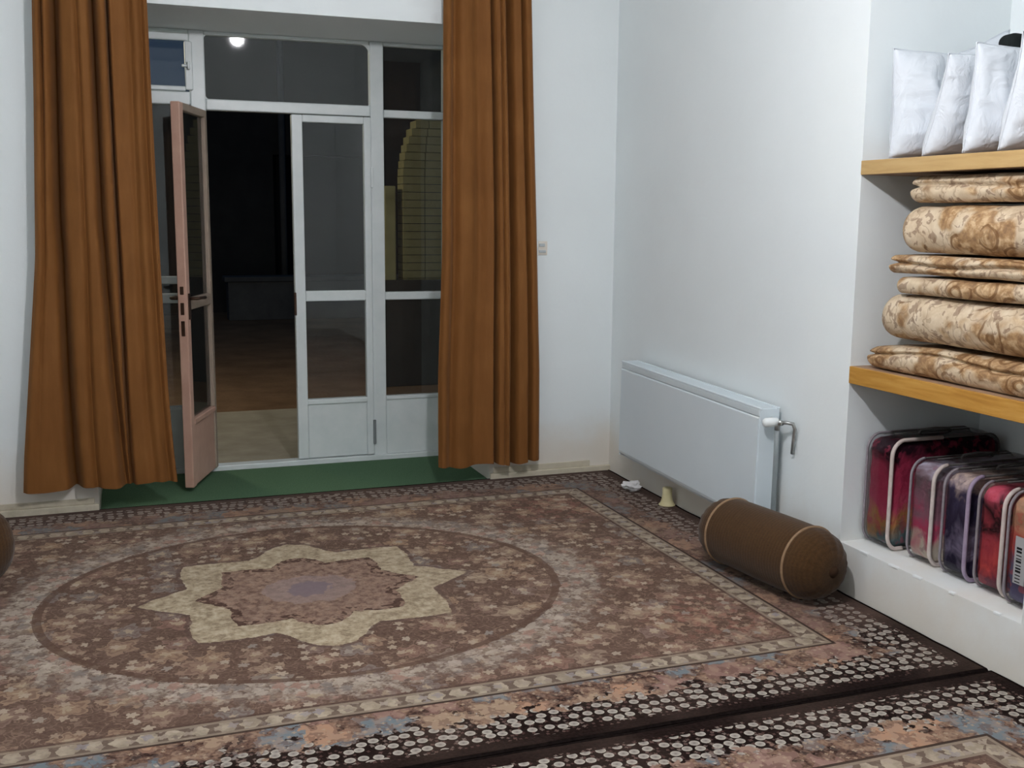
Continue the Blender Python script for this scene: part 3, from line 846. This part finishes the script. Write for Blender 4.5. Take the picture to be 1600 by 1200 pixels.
# pillows: stand on their long edge, fat at the foot
def pillow(label, y, z_h, thick, lean, seed, depth=.50, x0=XR+.035, fat=.5, yaw=0.0, rise=0.0):
    NU, NV = 60, 50
    def half(sgn):
        rows = []
        for i in range(NU+1):
            row = []
            for j in range(NV+1):
                a, b2 = 2*i/NU-1, 2*j/NV-1          # a across depth, b2 up
                f = max(0, (1-a**4))*max(0, (1-b2**4)); f = f**.55
                th = thick/2*f*(1-fat*b2*.75)
                pin = 1-0.05*(1-abs(a)**2)*0 - .045*(1-b2*b2)*abs(a)**3
                pinz = 1-.05*(1-a*a)*abs(b2)**3
                x = a*depth/2*pin; z = b2*z_h/2*pinz
                p = Vector((x*3, sgn*2+seed, z*3))
                wr_ = .020*noise.noise(p*1.8)-.014*abs(noise.noise(Vector((x*7+z*5, seed*3.3, z*9))))-.012*abs(noise.noise(Vector((x*5-z*9, seed*1.7+4, z*16+x*4))))*(1.2-b2)+.010*noise.noise(Vector((x*22, seed, z*9)))
                yy = sgn*(th+wr_*f)
                yy += lean*(b2+1)/2 + .01*noise.noise(Vector((x*4, seed, z*4)))
                zz = z+z_h/2+ .012*noise.noise(Vector((x*6, seed+5, b2)))*(1 if b2 > .5 else 0) + rise*max(0, a)*(b2+1)/2
                row.append(Vector((x, yy, zz)))
            rows.append(row)
        return rows
    mb = MB(); mb.grid(half(1)); mb.grid(half(-1))
    bmesh.ops.remove_doubles(mb.bm, verts=mb.bm.verts, dist=1e-4)
    zm = min(v.co.z for v in mb.bm.verts)
    for v in mb.bm.verts: v.co.z -= zm
    o = mb.build('pillow', M['pillow'], None, True)
    o.location = (x0+depth/2, y, SHELF_A[1]+.006); o.rotation_euler = (0, 0, yaw)
    tag(o, label, 'pillow', 'white pillows on the upper shelf')
    # sewn edge seam
    pts = []
    n = 30
    row1 = half(0)
    ring = [row1[i][0] for i in range(NU+1)]+[row1[NU][j] for j in range(1, NV+1)]+[row1[i][NV] for i in range(NU-1, -1, -1)]+[row1[0][j] for j in range(NV-1, 0, -1)]
    mb = MB(); mb.tube([(p.x, p.y, p.z-zm+.0005) for p in ring], .0020, 6, True)
    mb.build('seam', M['pillow'], o, True)
    return o
pillow('white pillow against the far niche wall, farthest left on upper shelf', 3.145, .372, .15, .008, 1, rise=.09)
pillow('white pillow leaning toward the room, second from the far niche wall', 2.978, .325, .15, -.09, 2)
pillow('white pillow standing upright, third from the far niche wall', 2.795, .335, .125, -.03, 3)
pillow('white pillow cut by the picture edge, nearest on upper shelf', 2.645, .345, .13, -.06, 4)
bkm = mottled('near_black_fill', S(14, 20, 20), S(26, 32, 32), 10, 0.9)
o = soft_slab('dark_block', bkm, .12, .085, .072, .03, 10, 10, 8, .012, 9, 5)  # black block set into the dark gap among the pillows
o.location = (2.86, 2.93, SHELF_A[1]+.336); tag(o, 'small black block filling the dark gap behind the white pillows', 'cloth')
PEND_BLOCK = o

# folded quilts
def quilt(label, zb, zt, y1, mat, r, seed, amp=.010, groove=None, x0=XR+.03, taper=0.0, y0=NY0+.012, depth=.53, slope=0.0):
    sx, sy, sz = depth, y1-y0, zt-zb
    def warp(p2, p):
        s = (p.y+sy/2)/sy                       # 0 near, 1 far end
        if groove:
            for g in groove:
                zz = p.z+sz/2-g*sz-.006*math.sin(p.y*11+seed)
                k = math.exp(-(zz/.0065)**2)*.024
                if p.x < 0: p2.x += k*min(1, max(0, (-p.x-sx/2+.06)/.04))
                if s > .75: p2.y -= k*min(1, max(0, (p.y-sy/2+.06)/.04))
        if taper:
            kk = max(0, s-.55)/.45
            p2.z = -sz/2+(p2.z+sz/2)*(1-taper*kk**1.6)
        p2.z += slope*(s-.5)
        return p2
    o = soft_slab('folded_quilt', mat, sx, sy, sz, r, 22, 48, 16, amp, 7, seed, None, warp)
    o.location = (x0+sx/2, (y0+y1)/2, zb)
    tag(o, label, 'quilt', 'floral quilts on the lower shelf')
    # satin edge cord along the open front edge
    pts = []
    for k in range(25):
        y = -sy/2+r*.8+(sy-2*r*.8-.02)*k/24
        s = (y+sy/2)/sy
        h_ = sz*.5
        if taper: h_ *= (1-taper*(max(0, s-.55)/.45)**1.6)
        pts.append((-sx/2-.001+.004*math.sin(y*9+seed), y, h_+slope*(s-.5)+.004*math.sin(y*14+seed)))
    return o
z = SHELF_B[1]+.001
quilt('floral quilt at the very bottom of the stack, on yellow shelf', z, .972, 3.215, QM[0], .05, 1, .008, [.72], taper=.28, x0=XR+.02)
quilt('thick rolled floral quilt, second from the bottom of the stack', .985, 1.140, 3.155, QM[1], .075, 2, .010, x0=XR+.012)
quilt('thin floral quilt, third from the bottom of the stack', 1.148, 1.208, 3.065, QM[2], .03, 3, .006, x0=XR+.022, slope=-.008)
quilt('thin floral quilt with a fold line, fourth from the bottom', 1.216, 1.280, 3.105, QM[0], .03, 4, .006, [.5], x0=XR+.015)
quilt('thick round-ended floral quilt, second from the top of the stack', 1.288, 1.448, 3.075, QM[2], .078, 5, .010, x0=XR+.015)
quilt('thin shaded floral quilt, topmost under the upper shelf', 1.456, 1.545, 3.045, QM[1], .04, 6, .008, [.6], x0=XR+.03)

# blankets in clear zip bags
BL = [
 blanket_mat('blanket_red_gold', [S(78, 98, 100), S(168, 120, 72), S(172, 66, 92), S(164, 50, 80), S(150, 44, 72), S(40, 16, 28)], (0, 0, 0), 7),
 blanket_mat('blanket_grey_pink', [S(214, 202, 184), S(206, 78, 112), S(160, 110, 126), S(120, 98, 104), S(196, 190, 206)], (3, 1, 0), 8),
 blanket_mat('blanket_navy_lilac', [S(44, 40, 62), S(136, 126, 150), S(50, 44, 70), S(76, 68, 98), S(204, 182, 170)], (1, 5, 2), 8),
 blanket_mat('blanket_pink_black', [S(120, 60, 76), S(226, 92, 90), S(190, 70, 84), S(42, 18, 26), S(204, 88, 108)], (4, 2, 7), 7),
 blanket_mat('blanket_coral_slate', [S(98, 94, 124), S(112, 104, 130), S(216, 92, 84), S(224, 160, 128), S(150, 122, 98)], (2, 8, 1), 7)]
M['bag_piping'] = mottled('ivory_piping', S(196, 182, 176), S(216, 204, 198), 30, 0.6)
M['bag_piping_dark'] = mottled('smoke_piping', S(70, 66, 64), S(92, 88, 86), 30, 0.6)
M['bag_piping_lilac'] = mottled('lilac_piping', S(150, 134, 158), S(172, 156, 178), 30, 0.6)
M['bag_piping_dim'] = mottled('grey_lilac_piping', S(132, 124, 130), S(152, 144, 150), 30, 0.6)
M['bag_floor'] = mottled('grey_zip_tape', S(84, 82, 80), S(104, 100, 98), 30, 0.8)
def bag(label, y0, y1, h, depth, x0, bm_, pip, seed, rotz=0.0, tilt=0.0, long_top=False):
    w = y1-y0
    root = empty('blanket_bag', (x0, (y0+y1)/2, NZ0+.0015), (tilt, 0, rotz)); tag(root, label, 'blanket', 'bagged blankets on the niche ledge')
    R_ = .06
    loop = rounded_loop(depth, h, R_, 7)
    P = [(u+depth/2, v+h/2) for u, v in loop]
    # clear skin: a thin-walled rounded box
    rows = []
    for yy, sh in ((-w/2+.006, .008), (-w/2, 0.0), (-w/2*.35, -.004), (w/2*.35, -.004), (w/2, 0.0), (w/2-.006, .008)):
        rows.append([Vector((depth/2+(p[0]-depth/2)*(1-sh/(depth/2)), yy, max(.0005, h/2+(p[1]-h/2)*(1-sh/(h/2))))) for p in P])
    MB().grid(rows, close_v=True, cap0=True, cap1=True).build('clear_skin', M['vinyl'], root)
    def warp(p2, p):
        hx_, hz_ = (depth-.012)/2, (h-.016)/2
        qx = max(-hx_+.056, min(hx_-.056, p2.x)); qz = max(-hz_+.056, min(hz_-.056, p2.z))
        dx, dz = p2.x-qx, p2.z-qz; l_ = math.hypot(dx, dz)
        if l_ > .055: p2.x = qx+dx*.055/l_; p2.z = qz+dz*.055/l_
        p2.x += .003*math.sin(p.z*70+seed+6*p.x)*(1 if abs(p.x) < hx_-.03 else -abs(math.sin(p.z*50+seed)) if p.x > 0 else abs(math.sin(p.z*50+seed)))
        return p2
    b_ = soft_slab('blanket', bm_, depth-.012, w-.007, h-.016, .020, 20, 12, 22, .0035, 9, seed, root, warp)
    b_.location = (depth/2, 0, .007)
    for yy in (-w/2, w/2):
        rr = .0075 if yy < 0 else .005
        loop3 = [(p[0], yy*(1-.006/abs(yy)*0), max(rr, min(h-rr*.3, p[1]))) for p in P]
        cutx = depth*(.45 if long_top else .12)
        front = [p for p in loop3[8:24] if p[0] < depth*.9]
        front = ([(cutx, yy, h-rr*.3)] if True else [])+[p for p in loop3 if p[0] < min(cutx, depth*.125)+.001]+[(depth*.14, yy, rr)]
        front = [front[0]]+sorted(front[1:-1], key=lambda p: loop3.index(p))+[front[-1]]
        MB().tube(front, rr, 8).build('piping', pip if yy < 0 else M['bag_piping_dim'], root, True)
        back = [(depth*.14, yy, rr)]+[p for p in loop3 if p[0] > depth*.5][14:]+[p for p in loop3 if p[0] > depth*.5][:14]
        lo = [p for p in loop3 if p[0] > depth*.5 and p[2] < h/2]; hi = [p for p in loop3 if p[0] > depth*.5 and p[2] >= h/2]
        back = [(depth*.14, yy, rr)]+sorted(lo, key=lambda p: (p[0]+p[2]))+sorted(hi, key=lambda p: (p[2]-p[0]))+[(cutx, yy, h-rr*.3)]
        MB().tube(back, .004, 6).build('back_piping', M['bag_piping_dark'], root, True)
    # zip tape over the front and top
    pts = [(p[0]-.003 if p[0] < depth/2 else p[0], p[1]) for p in P]
    zt_ = MB(); zt_.tube([(x_, 0.012, z_+.0035 if z_ > h/2 else z_) for x_, z_ in [(depth*.15, h), (depth*.4, h), (depth*.65, h), (depth*.85, h)]], .003, 6)
    zt_.build('zip', M['bag_floor'], root, True)
    hn = MB(); hn.tube([(depth*.35, 0, h+.002), (depth*.37, 0, h+.014), (depth*.5, 0, h+.018), (depth*.63, 0, h+.014), (depth*.65, 0, h+.002)], .005, 6)
    hn.build('handle', M['bag_floor'], root, True)
    return root
bag('red and gold blanket in clear bag, farthest left on niche ledge', 3.085, 3.222, .415, .49, 2.585, BL[0], M['bag_piping'], 1, long_top=True)
bag('grey and pink blanket in clear bag, second from the left on ledge', 2.885, 2.998, .365, .47, 2.600, BL[1], M['bag_piping'], 2)
bag('navy and lilac blanket in clear bag, third from the left on ledge', 2.715, 2.828, .365, .47, 2.595, BL[2], M['bag_piping_lilac'], 3)
bag('pink and black blanket in clear bag, fourth from the left on ledge', 2.560, 2.668, .36, .47, 2.595, BL[3], M['bag_piping'], 4)
b5 = bag('coral and slate blanket in clear bag with printed strip, nearest on ledge', 2.405, 2.520, .365, .47, 2.575, BL[4], M['bag_piping'], 5)
lb = MB().box(-.0035, -.001, -.022, .022, .085, .235, 0)
lbl = lb.build('paper_strip', M['paper'], b5)
M['ink'] = mottled('black_ink', S(18, 18, 20), S(26, 26, 28), 5, 0.8)
bars = MB()
for k in range(11):
    bars.box(-.0045, -.0034, -.006, .014, .09+k*.0105, .09+k*.0105+random.choice((.003, .005, .007)))
bars.build('printed_bars', M['ink'], b5)

# =================================================================== OUTSIDE, SEEN THROUGH THE GLASS
M['landing'] = mottled('pale_terrazzo', S(150, 142, 124), S(172, 164, 146), 5, 0.85)
M['earth'] = mottled('brown_earth', S(112, 86, 62), S(142, 112, 84), 2.5, 1.0, bscale=20, bstr=.5, bdist=.02)
M['dark_wall'] = mottled('dark_plaster', S(50, 49, 48), S(62, 60, 58), 3, 0.9)
M['low_wall'] = mottled('grey_low_wall', S(84, 84, 84), S(104, 104, 102), 3, 0.9)
tag(MB().box(-4, 7, YG+.062, 7.9, -.2, -.022).build('landing', M['landing']), 'pale stone landing just outside the open door', kind='structure')
tag(MB().box(-9, 14, 7.9, 20, -.35, -.10).build('courtyard_ground', M['earth']), 'bare brown earth of the dark courtyard', kind='structure')
# house across the yard, with a dark doorway and a downpipe
hb = empty('house', (3.0, 17, -.1)); tag(hb, 'dark house across the courtyard beyond the open door', 'house')
w_ = MB(); w_.box(-1.75, -.75, 0, .3, 0, 5.5); w_.box(.75, 7, 0, .3, 0, 5.5); w_.box(-.75, .75, 0, .3, 2.4, 5.5)
w_.build('wall', M['dark_wall'], hb)
MB().box(-.75, .75, .3, .36, 0, 2.4).build('doorway_panel', M['ink'], hb)
MB().tube([(-.62, -.08, 0), (-.62, -.08, 5.4)], .05, 8).build('downpipe', M['low_wall'], hb, True)
MB().box(-1.9, 7.1, -.4, .4, 5.5, 5.7, .02).build('roof_edge', M['dark_wall'], hb)
tag(MB().box(-7, 1.2, 17.0, 17.3, -.1, 3.1).build('garden_wall', M['dark_wall']), 'dark boundary wall across the yard under the blue sky', 'wall')
lw_ = empty('low_wall', (2.5, 15.6, -.1)); tag(lw_, 'low grey planter wall across the yard, seen through the closed leaf', 'wall')
MB().box(-1.1, 1.8, 0, .35, 0, .55, .01).build('body', M['low_wall'], lw_)
MB().box(-1.15, 1.85, -.04, .39, .55, .62, .01).build('coping', M['low_wall'], lw_)
# yellow brick arch pier at the side of the yard, lit by the added lamp post
M['brick'] = mottled('yellow_brick', S(150, 142, 98), S(168, 160, 114), 12, 0.9)
pier = empty('brick_arch', (2.62, 9.2, -.1)); tag(pier, 'lit yellow brick arch at the yard side, behind right side light', 'arch')
bk = MB()
rowsn = 35
for k in range(rowsn):
    zc = k*.068; half_w = .30
    if zc > 1.75: half_w = max(.05, math.sqrt(max(0, .30**2-(zc-1.75)**2*.30**2/.62**2)))
    for q in (0, 1, 2):
        xa = -half_w+2*half_w*q/3; xb = -half_w+2*half_w*(q+1)/3
        bk.box(xa+.004, xb-.004, 0, .2, zc+.003, zc+.065)
tag(bk.build('bricks', M['brick'], pier), kind='stuff')
MB().box(-.24, .24, .02, .19, 0, 1.9).build('core', M['dark_wall'], pier)
MB().box(-.46, -.36, 0, .2, 0, 1.75, .01).build('jamb', M['brick'], pier)
yl = empty('added_lamp_post', (-.45, 8.4, -.1)); tag(yl, 'added slim yard lamp post, unseen behind the left curtain', 'lamp')  # unseen post and point light added to brighten arch, ground and landing
MB().tube([(0, 0, 0), (0, 0, 2.7)], .03, 10).build('post', M['brown_metal'], yl, True)
MB().lathe([(2.70, .03), (2.72, .12), (2.76, .10), (2.82, .03)], 16).build('added_post_lampshade', M['brown_metal'], yl, True)
pl = bpy.data.lights.new('yard_fill_light', 'POINT'); pl.energy = YARD_WATTS; pl.color = (1.0, .88, .62); pl.shadow_soft_size = .05
po = bpy.data.objects.new('yard_fill_light', pl); C.objects.link(po); po.location = (.07, -.02, 2.66); po.parent = yl
MB().box(-.5, .9, -.05, .19, 0, .94, .01).build('plinth', M['dark_wall'], pier)
